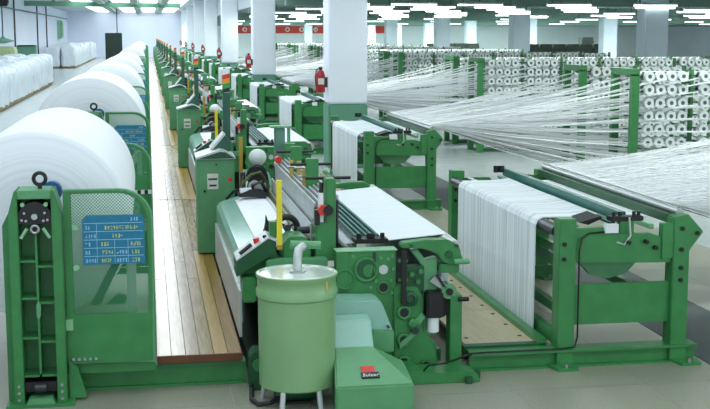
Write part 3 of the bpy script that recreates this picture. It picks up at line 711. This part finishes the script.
for y, x in ((10.35, 1.39), (11.5, 1.39)):
    Bx(x - .055, x + .055, y, y + .08, .9, 1.57).build('harness_post', 'green', LM, bevel=.006)
for y in (9.35, 10.38, 11.53): MB().cyl((1.2, y, 1.52), (1.56, y, 1.52), .013, n=8).build('cross_rod', 'black', LM)
Bx(1.32, 1.43, 12.85, 12.97, .3, 1.65).build('gantry_post', 'gantry', LM, bevel=.008)
Bx(1.27, 1.50, 12.82, 13.0, 1.65, 1.67).build('gantry_cap', 'green_light', LM)
Bx(1.46, 1.49, 12.87, 12.93, .9, 1.65).build('gantry_strut', 'green_light', LM)
# warp stop motion
for i in range(5): Bx(1.60 + i * .045, 1.625 + i * .045, 9.4, 12.5, 1.0, 1.045).build('dropper_bar', 'teal_bar', LM, bevel=.004)
dc = Bx(1.58, 1.85, 9.25, 9.42, 1.0, 1.035).build('dropper_comb', 'black', LM, bevel=.004)
for x in (1.62, 1.70, 1.73, 1.81): MB().cyl((x, 9.3, 1.03), (x, 9.3, 1.075), .018, n=8).build('comb_knob', 'black', dc, fine=True)
MB().cyl((2.36, 9.1, .97), (2.36, 12.75, .97), .06, n=16).build('whip_roll', 'heald', LM, smooth=True)
MB().cyl((2.0, 9.1, .4), (2.0, 12.75, .4), .08, n=16).build('cross_tube', 'green_dark', LM, smooth=True)
MB().cyl((1.0, 9.2, .45), (1.0, 12.75, .45), .1, n=16).build('take_up_roll', 'dark_steel', LM, smooth=True)
for dy in (3.72,):
    MB().prism([(1.89, 1.01), (1.9, 1.045), (2.08, 1.065), (2.26, 1.065), (2.35, 1.02), (2.385, .9), (2.36, .86), (2.24, .88), (2.17, .96), (2.06, 1.0)], 8.95 + dy, 9.08 + dy).build('whip_arm', 'green', LM, bevel=.008)
    MB().prism([(2.03, .99), (2.19, .92), (2.19, .02), (2.08, .02), (2.08, .84)], 9.0 + dy, 9.1 + dy).build('rear_post', 'green_light', LM)
    Bx(1.40, 1.51, 12.6, 12.72, .9, 1.5).build('harness_post', 'green', LM)
for k in range(1, NL):
    copy_tree(LM, (0, S * k, 0), 'green weaving loom, %s in the long row from the front' % ORD[k], fine=k < 3,
              skip=() if k < 3 else ('bolt', 'gear', 'bearing_rim', 'bearing_shade_disc', 'link', 'casting_rib', 'maker_plate', 'window_rim', 'window_shade_disc', 'drive_hub', 'hub_web', 'inspection_hole', 'boss', 'rail_clip', 'race_board', 'reed', 'knob_collar', 'switch_post', 'cover_panel'))

# cloth and warp on the loom
def sheet(name, pts, y0, y1, m, th=.006):
    n_ = len(pts); return MB().prism(pts + [(x, z - th) for x, z in reversed(pts)], y0, y1)
wc = thing('woven_cloth', (1.05, 9.45, .9), 'white woven cloth stretched flat over the breast beam of the nearest loom', 'cloth', 'woven cloth on the looms')
sheet('c', [(.86, .925), (.93, .95), (1.05, .957), (1.165, .96)], 9.5, 12.5, 'cloth').build('cloth_sheet', 'cloth', wc)
ws = thing('warp_sheet', (1.95, 9.45, .9), 'white warp sheet lying behind the harness of the nearest loom', 'warp sheet', 'warp sheets on the looms')
sheet('w', [(1.52, .975), (1.75, .985), (2.3, 1.03), (2.36, 1.036), (2.41, 1.01), (2.43, .95), (2.35, .5), (2.2, .2)], 9.42, 12.5, 'warp').build('threads', 'warp', ws)
for k in range(1, NL):
    copy_tree(wc, (0, S * k, 0), 'white woven cloth stretched flat over the breast beam of ' + which(k))
    copy_tree(ws, (0, S * k, 0), 'white warp sheet lying behind the harness of ' + which(k))

# ------------------------------------------------------------------ control cabinet, signal tower, weft packages
cc = thing('control_cabinet', (.70, 13.3, 0), 'green control cabinet with peaked hood at the far end of the nearest loom', 'cabinet', 'control cabinets at the loom ends')
Bx(.49, .90, 13.1, 13.6, .26, 1.30).build('body', 'green_light', cc, bevel=.008)
Bx(.66, .88, 13.12, 13.58, .0, .26).build('plinth', 'green_dark', cc)
MB().prism([(.48, 1.30), (.48, 1.32), (.74, 1.40), (.80, 1.39), (.91, 1.32), (.91, 1.30)], 13.07, 13.62).build('tray', 'heald', cc)
MB().prism([(.50, 1.305), (.74, 1.38), (.80, 1.375), (.90, 1.31)], 13.055, 13.07).build('tray_front', 'green_dark', cc)
MB().prism([(.66, 1.39), (.80, 1.55), (.87, 1.47), (.87, 1.36)], 13.3, 13.62).build('hood', 'post_teal', cc, bevel=.004)
MB().prism([(.65, 1.395), (.80, 1.565), (.82, 1.55), (.67, 1.38)], 13.29, 13.63).build('hood_top', 'heald', cc)
Bx(.60, .72, 13.092, 13.1, .97, 1.14).build('notice_sheet', 'paper', cc)
Bx(.61, .71, 13.09, 13.092, 1.07, 1.09).build('notice_print', 'dark_steel', cc, fine=True); Bx(.62, .70, 13.09, 13.092, 1.0, 1.02).build('notice_print', 'dark_steel', cc, fine=True)
MB().cyl((.57, 13.08, .95), (.57, 13.1, .95), .014, n=8).build('lock', 'black', cc)
MB().cyl((.70, 13.08, 1.24), (.70, 13.1, 1.24), .01, n=8).build('lock', 'black', cc, fine=True)
sg = thing('signal_tower', (.83, 13.75, 0), 'dark green signal post with red, amber and green lamps, behind the nearest control cabinet', 'signal light', 'signal posts along the looms')
SX, SY = .86, 13.75
Bx(SX - .04, SX + .04, SY - .04, SY + .04, .02, 1.99).build('post', 'post_teal', sg, bevel=.004)
Bx(SX - .1, SX + .1, SY - .1, SY + .1, 0, .02).build('foot_plate', 'post_teal', sg)
for nm, m, z0, z1 in (('collar', 'black', 1.99, 2.03), ('green_lamp', 'lamp_green', 2.03, 2.085), ('amber_lamp', 'orange', 2.085, 2.14), ('red_lamp', 'red', 2.14, 2.19), ('cap', 'white_paint', 2.19, 2.25)):
    MB().prism([(SX - .041, z0), (SX + .041, z0 + .02), (SX + .041, z1 + .02), (SX - .041, z1)], SY - .041, SY + .041).build(nm, m, sg)
wp = thing('weft_package', (1.17, 13.3, 0), 'round white weft yarn package on a stand, left of pair at the nearest loom', 'yarn package', 'weft packages at the loom ends')
MB().sphere((1.17, 13.3, 1.29), .1, .1, .095, 18, 12).build('yarn_ball', 'package', wp, smooth=True)
MB().cyl((1.17, 13.3, .0), (1.17, 13.3, 1.22), .022, n=10).build('stem', 'dark_steel', wp)
MB().cyl((1.17, 13.3, 0), (1.17, 13.3, .025), .16, n=16).build('stand_base', 'green', wp)
MB().torus((1.17, 13.24, 1.1), .085, .014, n=18).build('feeder_ring', 'dark_steel', wp, smooth=True)
MB().lathe([(.03, 0), (.06, .02), (.075, .12), (.05, .14)], (1.17, 13.12, 1.08), 'y', 16).build('feeder_drum', 'heald', wp, smooth=True)
MB().cyl((1.1, 13.28, .98), (1.24, 13.28, .98), .04, n=12).build('feeder_motor', 'rubber', wp, smooth=True)
MB().tube([(1.06, 13.2, .85), (1.05, 13.12, 1.0), (1.1, 13.1, 1.15), (1.17, 13.1, 1.19), (1.25, 13.1, 1.12), (1.28, 13.15, .95)], .014).build('feeder_hose', 'black', wp)
MB().tube([(1.26, 13.2, .8), (1.24, 13.12, .95), (1.2, 13.1, 1.05)], .016).build('feeder_hose', 'green', wp)
MB().prism([(1.09, .86), (1.25, .86), (1.22, .98), (1.12, 1.0)], 13.15, 13.3).build('feeder_block', 'dark_steel', wp, bevel=.01)
wq = copy_tree(wp, (.43, .25, -.03), 'round white weft yarn package on a stand, right of pair at the nearest loom'); wq.scale = (.9, .9, 1)
for k in range(1, NL):
    f_ = k < 3
    copy_tree(cc, (0, S * k, 0), 'green control cabinet with peaked hood, far end of ' + which(k), fine=f_)
    copy_tree(sg, (0, S * k, 0), 'dark green signal post with coloured lamps at ' + which(k), fine=f_)
    if k < 8:
        copy_tree(wp, (0, S * k, 0), 'white weft yarn package, left of the pair at ' + which(k), fine=f_)
        copy_tree(wq, (0, S * k, 0), 'white weft yarn package, right of the pair at ' + which(k), fine=f_)

# ------------------------------------------------------------------ rear platform
pf = thing('rear_platform', (2.8, 9.2, 0), 'beige plywood floor panels behind the nearest loom', 'platform', 'plywood platforms behind the looms')
for i in range(3):
    a = 9.2 + i * 1.15; Bx(2.48, 3.06, a + .003, a + 1.147, .13, .155).build('board', 'ply', pf)
    for x in (2.54, 3.0):
        for q in (.2, .6, 1.0): MB().cyl((x, a + q, .155), (x, a + q, .16), .018, n=8).build('bolt', 'dark_steel', pf, fine=True)
Bx(3.06, 3.13, 9.1, 12.7, .12, .2).build('edge_rail', 'green', pf)
Bx(2.44, 3.13, 9.1, 9.18, .1, .165).build('edge_rail', 'green_dark', pf)
Bx(2.44, 3.13, 12.66, 12.72, .05, .13).build('edge_rail', 'green_dark', pf)
for y in (9.3, 10.9, 12.4):
    for x in (2.5, 3.06): Bx(x, x + .06, y, y + .06, 0, .13).build('foot', 'green_dark', pf)
# ------------------------------------------------------------------ let-off frame
lf = thing('let_off_frame', (3.7, 9.0, 0), 'green warp let-off frame with rollers behind the nearest loom', 'frame', 'warp let-off frames')
def side(y0, y1, near):
    MB().prism([(3.17, .0), (3.31, .0), (3.31, 1.2), (3.17, 1.2)], y0, y1).build('post', 'green', lf, bevel=.006)
    p2 = MB().prism([(4.13, .0), (4.27, .0), (4.27, .92), (4.385, 1.07), (4.25, 1.215), (4.13, 1.19)], y0, y1).build('post', 'green', lf, bevel=.006)
    MB().prism([(3.31, .84), (3.31, 1.12), (3.60, 1.12), (3.63, 1.07), (3.95, 1.06), (4.05, 1.03), (4.05, .99), (4.13, .97), (4.13, .82)], y0 + .03, y1 - .04).build('upper_beam', 'green', lf, bevel=.006)
    Bx(4.04, 4.13, y0 + .01, y1 - .06, .86, 1.14).build('side_plate', 'green', lf)
    Bx(3.31, 4.13, y0 + .05, y1 - .06, .33, .66).build('mid_panel', 'green', lf, bevel=.004)
    for x, z in ((3.21, 1.0), (3.21, .88), (4.2, .78), (4.2, .68), (4.2, 1.1), (4.2, .93), (4.33, 1.06), (3.98, .95), (3.75, 1.0), (3.9, 1.0)):
        MB().cyl((x, y0 - .015, z), (x, y0 + .035, z), .018, n=8).build('bolt', 'black', p2, fine=True)
    Bx(2.46, 4.36, y0 - .02, y1 + .0, .125, .145).build('beam_flange', 'green', lf)
    Bx(2.46, 4.36, y0 + .04, y0 + .07, .015, .125).build('beam_web', 'green', lf)
    Bx(2.46, 4.36, y0 - .02, y1 + .0, .0, .015).build('beam_flange', 'green', lf)
    for x in (3.2, 4.24):
        MB().prism([(x - .06, y0 - .14), (x + .1, y0 - .14), (x + .14, y0 + .02), (x - .1, y0 + .02)], .0, .025, 'z').build('foot_plate', 'green', lf)
        MB().cyl((x + .02, y0 - .09, .025), (x + .02, y0 - .09, .05), .02, n=6).build('anchor_bolt', 'steel', lf, fine=True)
side(8.95, 9.1, True); side(12.4, 12.55, False)
o_ = arc(3.72, 1.02, .40, 180, 360, 14); i_ = arc(3.72, 1.02, .29, 180, 360, 14)
MB().prism(o_ + list(reversed(i_)), 12.42, 12.48).build('arc_brace', 'green', lf)
MB().prism([(3.40, .84), (3.52, .70), (3.68, .66), (3.84, .70), (3.95, .82)], 9.2, 9.26).build('hopper_plate', 'green_light', lf)
Bx(3.30, 3.36, 9.1, 12.4, .34, .42).build('cross_rail', 'green', lf)
Bx(4.13, 4.19, 9.1, 12.4, .4, .48).build('cross_rail', 'green', lf)
Bx(3.17, 3.25, 9.1, 12.4, .17, .26).build('cross_rail', 'green', lf)
Bx(3.31, 3.36, 9.1, 12.4, .72, .8).build('cross_rail', 'green', lf)
MB().cyl((3.205, 9.1, 1.085), (3.205, 12.4, 1.085), .05, n=18).build('front_roller', 'dark_steel', lf, smooth=True)
MB().cyl((3.36, 9.1, 1.11), (3.36, 12.4, 1.11), .025, n=14).build('guide_roller', 'steel', lf, smooth=True)
Bx(3.73, 3.80, 9.15, 12.4, 1.14, 1.22).build('tension_bar', 'teal_bar', lf, bevel=.006)
MB().cyl((3.69, 9.15, 1.13), (3.69, 12.4, 1.13), .02, n=10).build('tension_rod', 'teal_bar', lf, smooth=True)
Bx(3.98, 4.02, 9.1, 12.4, 1.08, 1.12).build('rear_slat', 'green_pale', lf)
MB().cyl((4.22, 9.05, 1.22), (4.22, 12.45, 1.22), .035, n=14).build('rear_roller', 'steel', lf, smooth=True)
Bx(4.13, 4.18, 9.1, 12.4, 1.13, 1.2).build('rear_bar', 'green_dark', lf)
ch = Bx(3.62, 3.90, 9.02, 9.12, 1.16, 1.20).build('clamp_head', 'black', lf, bevel=.006)
Bx(3.70, 3.82, 9.02, 9.1, 1.05, 1.16).build('clamp_body', 'green', lf, bevel=.006)
for x in (3.66, 3.71, 3.83, 3.87): MB().cyl((x, 9.06, 1.2), (x, 9.06, 1.235), .016, n=8).build('clamp_knob', 'black', ch, fine=True)
MB().tube([(3.76, 8.98, 1.2), (3.77, 8.97, 1.05), (3.72, 8.97, .98), (3.66, 8.98, 1.0)], .008).build('air_hose', 'heald', lf, fine=True)
Bx(3.55, 3.66, 8.95, 9.0, 1.08, 1.15).build('clamp_plate', 'white_paint', lf)
MB().prism([(3.42, 1.13), (3.60, 1.18), (3.62, 1.16), (3.5, 1.11)], 9.2, 9.5).build('clamp_pad', 'rubber', lf)
for x in (3.60, 3.66): MB().cyl((x, 12.2, 1.2), (x, 12.2, 1.27), .03, n=10).build('clamp_knob', 'black', lf)
MB().tube([(3.62, 8.97, 1.09), (3.42, 8.965, 1.08), (3.36, 8.96, 1.04), (3.335, 8.945, .95), (3.335, 8.94, .25), (3.31, 8.93, .165), (3.2, 8.93, .155), (2.6, 8.93, .155)], .008).build('cable', 'black', lf)
# warp threads over the frame
wf = thing('warp_curtain', (3.5, 9.2, .2), 'white curtain of warp threads over the let-off frame of the nearest loom', 'warp sheet', 'warp curtains on the let-off frames')
ys = [9.46, 10.3, 11.15, 12.02]
for a, b in zip(ys[:-1], ys[1:]):
    sheet('f', [(3.14, .2), (3.143, 1.08), (3.16, 1.12), (3.205, 1.143), (3.25, 1.142), (3.36, 1.142), (3.5, 1.14), (3.68, 1.158)], a + .003, b - .003, 'warp').build('thread_band', 'warp_open', wf)
    sheet('g', [(3.80, 1.15), (3.98, 1.128), (4.12, 1.13)], a, b, 'warp').build('thread_band', 'cloth', wf)
for k in range(1, NL):
    f_ = k < 2
    copy_tree(pf, (0, S * k, 0), 'beige plywood floor panels behind ' + which(k), fine=f_)
    copy_tree(lf, (0, S * k, 0), 'green warp let-off frame with rollers behind ' + which(k), fine=f_)
    copy_tree(wf, (0, S * k, 0), 'white warp thread curtain over the let-off frame of ' + which(k))

# ------------------------------------------------------------------ creels
TIERS = [.36 + .205 * i for i in range(9)]
GX = 7.32
def colx(n_):                       # groups of four columns between posts
    return [GX + .34 + (i // 4) * .92 + (i % 4) * .185 for i in range(n_)]
def creel(k, yw, side_, ncol):
    xs = colx(ncol); x1 = xs[-1] + .25
    t = thing('creel', (GX, yw, 0), 'green creel rack of white packages, %s wing, %s' % (side_, which(k)), 'creel', 'yarn creels behind the looms')
    for y in (yw - .42, yw + .36): Bx(GX - .06, GX + .06, y, y + .1, 0, 2.04).build('gate_post', 'green', t)
    Bx(GX - .06, GX + .06, yw - .42, yw + .43, 2.02, 2.12).build('gate_top', 'green', t)
    for i in range(ncol // 4 + 1):
        x = GX + .2 + i * .92 - .045
        Bx(x, x + .04, yw - .05, yw + .05, 0, 2.1).build('rack_post', 'green', t)
    for z in TIERS: Bx(GX, x1, yw - .03, yw + .03, z - .01, z + .01).build('rack_rail', 'dark_steel', t)
    Bx(GX, x1, yw - .2, yw + .2, .0, .06).build('rack_base', 'green_dark', t)
    return xs
def pack_geo(mb, x, y, z, s_, n_=12):
    r = .082
    prof = [(r * .9, .0), (r, .02), (r * .96, .21)]
    tilt = -.05
    mb.cur = 0
    ax = []
    for rr, h in prof:
        ax.append([(x + rr * math.cos(2 * math.pi * i / n_) + tilt * (h / .21), y - s_ * (.06 + h), z + rr * math.sin(2 * math.pi * i / n_)) for i in range(n_)])
    inner = [(x + .032 * math.cos(2 * math.pi * i / n_) + tilt, y - s_ * .268, z + .032 * math.sin(2 * math.pi * i / n_)) for i in range(n_)]
    vs = [p for L in ax for p in L] + inner
    fs = [(j * n_ + i, j * n_ + (i + 1) % n_, (j + 1) * n_ + (i + 1) % n_, (j + 1) * n_ + i) for j in range(3) for i in range(n_)]
    mb.add(vs, fs); mb.cur = 1
    mb.add(inner, [list(range(n_))]); mb.cur = 0
proto_p = None; npk = 0; rest = MB()
wings = []
for k in range(0, 9):
    for side_, dy in (('near', 9.1), ('far', 11.35)):
        yw = dy + S * k
        wings.append((k, side_, yw, 12 if k == 0 else (16 if k == 1 else 28)))
order = sorted(wings, key=lambda q: q[2])
for k, side_, yw, ncol in wings:
    xs = creel(k, yw, side_, ncol)
    for ci, x in enumerate(xs):
        for ti, z in enumerate(TIERS):
            vis = k >= 1 and 148 + 1200 * x / yw < 716
            if vis and k <= 2 and npk < 300 and ti >= (1 if k < 2 else 2):
                lab = 'white yarn package, %s tier up, %s column from the gate, %s creel of %s loom' % (word(ti), word(ci), side_, ORD[k])
                if proto_p is None:
                    mb = MB(); pack_geo(mb, 0, 0, 0, 1, 16); proto_p = mb.build('yarn_package', None, None, mats=['package', 'package_core'], smooth=True)
                    tag(proto_p, lab, 'yarn package', 'yarn packages on the creels'); o = proto_p
                else:
                    o = proto_p.copy(); C.objects.link(o); o['label'] = lab
                o.location = (x, yw, z); npk += 1
            else:
                pack_geo(rest, x, yw, z, 1, 8)
            pack_geo(rest, x, yw, z, -1, 6) if ti > 6 else None
tag(rest.build('yarn_packages', None, None, mats=['package', 'package_core'], smooth=True), 'rows of white yarn packages filling the creel racks far down the hall', 'yarn packages', kind='stuff')

# yarns fanning from the creels to the let-off frames
for k in range(0, 7):
    mb = MB(); rnd = random.Random(20 + k); y0 = S * k
    rad = .0026 if k < 1 else .0027 + .0006 * k
    for wi, yw in enumerate((9.1, 11.35)):
        for sd_ in (-1, 1):
            for ti, z in enumerate(TIERS):
                nb = 4 if k < 3 else 2
                for bnd in range(nb):
                    u0 = (wi * 2 + (sd_ + 1) / 2) / 4 + (bnd + rnd.random()) / nb / 4
                    xe = GX + .05 + bnd * .5; sag = rnd.uniform(.02, .09); ye = yw + y0 + sd_ * (.27 + .04 * bnd)
                    for q in range(8):
                        a = Vector((4.23, 9.32 + y0 + min(1, max(0, u0 + rnd.uniform(-.06, .06))) * 3.04, 1.262))
                        b = Vector((xe, ye + rnd.uniform(-.02, .02), z + rnd.uniform(-.015, .015) - .03))
                        pts = [a.lerp(b, t) - Vector((0, 0, sag * 4 * t * (1 - t))) for t in (0, .33, .66, 1)]
                        mb.tube(pts, rad, 3)
    tag(mb.build('yarn_fan', 'yarn'), 'fan of fine white yarns running from creel to frame of ' + which(k), 'yarns', 'yarn fans', 'stuff')

# ------------------------------------------------------------------ drum by the nearest loom
dm = thing('drum', (1.01, 8.4, 0), 'pale green steel drum on legs with a pipe through its lid', 'drum')
MB().lathe([(0, .14), (.265, .14), (.276, .15), (.276, .165), (.279, .70), (.279, .785), (.293, .80), (.294, .845), (.283, .86), (.283, .925), (.291, .935), (.291, .952), (.28, .95), (0, .94)], (1.01, 8.4, 0), 'z', 56).build('shell', 'drum_green', dm, smooth=True)
ld = MB().lathe([(.285, .95), (.285, .96), (.27, .965), (.262, .955), (.04, .957), (0, .957)], (1.01, 8.4, 0), 'z', 48).build('lid', 'lid_sheen', dm, smooth=True)
MB().torus((1.01, 8.4, .955), .286, .008, 'z', 56, 8).build('lid_ring', 'drum_green', ld, smooth=True)
MB().cyl((1.02, 8.42, .957), (1.02, 8.42, .968), .06, n=18).build('pipe_flange', 'steel', ld)
MB().tube([(1.02, 8.42, .96), (1.02, 8.42, 1.06), (1.03, 8.45, 1.11), (1.07, 8.5, 1.13)], .032, 14).build('pipe', 'heald', dm, smooth=True)
MB().cyl((.98, 8.52, 1.14), (1.2, 8.52, 1.13), .03, n=14).build('pipe_arm', 'green_light', dm, smooth=True)
for a in (-60, 30, 150, 240):
    q = math.radians(a); x, y = 1.01 + .25 * math.cos(q), 8.4 + .25 * math.sin(q); x2, y2 = 1.01 + .28 * math.cos(q), 8.4 + .28 * math.sin(q)
    MB().prism([(-.02, -.01), (.02, -.01), (.02, .01), (-.02, .01)], 0, 1, 'z')
    MB().tube([(x, y, .16), (x2, y2, 0)], .02, 8).build('leg', 'heald', dm)
for a in (-50, 130):
    q = math.radians(a); x, y = 1.01 + .287 * math.cos(q), 8.4 + .287 * math.sin(q)
    Bx(x - .007, x + .007, y - .006, y + .006, .86, .93).build('clasp', 'brass', dm)
mo = thing('pump_motor', (1.0, 8.4, 0), 'dark green motor on the floor under the pale drum', 'motor')
MB().lathe([(.0, -.16), (.05, -.16), (.06, -.14), (.06, .1), (.05, .14), (0, .14)], (1.0, 8.4, .07), 'x', 16).build('body', 'green_dark', mo, smooth=True)
for i in range(5): MB().lathe([(.066, 0), (.066, .008)], (.92 + i * .035, 8.4, .07), 'x', 16).build('fin', 'green_dark', mo)
Bx(.9, 1.1, 8.34, 8.46, 0, .02).build('foot', 'black', mo)
MB().tube([(.9, 8.36, .06), (.8, 8.3, .03), (.72, 8.32, .02), (.68, 8.45, .02), (.7, 8.7, .02)], .018).build('hose', 'rubber', mo)
jb = thing('junction_box', (.74, 8.85, 0), 'small green gearbox beside the drum at the walkway end', 'gearbox')
MB().prism([(.69, .0), (.82, .0), (.82, .24), (.78, .3), (.72, .3), (.69, .24)], 8.72, 8.92).build('body', 'green_dark', jb, bevel=.01)
MB().cyl((.755, 8.69, .2), (.755, 8.72, .2), .045, n=14).build('cover', 'green', jb, smooth=True)
for x, z in ((.71, .05), (.80, .05)): MB().cyl((x, 8.7, z), (x, 8.72, z), .012, n=8).build('bolt', 'black', jb)

# ------------------------------------------------------------------ far right: banner and crates
bn = thing('banner', (16, YB - .2, 2.6), 'long red banner with white characters on the far wall', 'banner')
Bx(10.0, 27.4, YB - .1, YB - .03, 2.72, 3.6).build('cloth_strip', 'banner_red', bn)
for i in range(10):
    x = 11 + i * 1.65
    if i % 3 == 2: Bx(x - .05, x + .05, YB - .13, YB - .1, 2.9, 3.45).build('character', 'white_paint', bn)
    MB().ring(circ(x, 3.17, .27, 10), circ(x, 3.17, .17, 10), YB - .13, YB - .1).build('character', 'white_paint', bn)
def crate(x, y, label, n_=2):
    t = thing('crate_stack', (x, y, 0), label, 'crates', 'dark crates beyond the creels')
    for i in range(n_):
        z = i * 1.05
        Bx(x - .36, x + .36, y - .36, y + .36, z + .08, z + 1.0).build('crate', 'crate', t, bevel=.03)
        for q in range(3): Bx(x - .38, x + .38, y - .38, y - .36, z + .14 + q * .26, z + .3 + q * .26).build('slat', 'crate', t)
        for q in (-.3, .3): Bx(x + q - .05, x + q + .05, y - .3, y + .3, z, z + .08).build('foot', 'pallet_wood', t)
    return t
c0 = crate(22.7, 70, 'dark green crate stack beyond the creels, leftmost in the far row')
for i in range(1, 6): copy_tree(c0, (.84 * i, 0, 0), 'dark green crate stack beyond the creels, %s from the left in its row' % ORD[i])
c1 = copy_tree(c0, (.84 * 5, 2, 0), 'taller dark crate stack rising behind the right end of the crate row'); c1.scale = (1, 1, 1.2)
for i in range(4): copy_tree(c0, (-4.6 + .86 * i, 6, 0), 'dark crate stack in the short row left of the crates, %s from the left' % ORD[i].replace('nearest', 'first'))
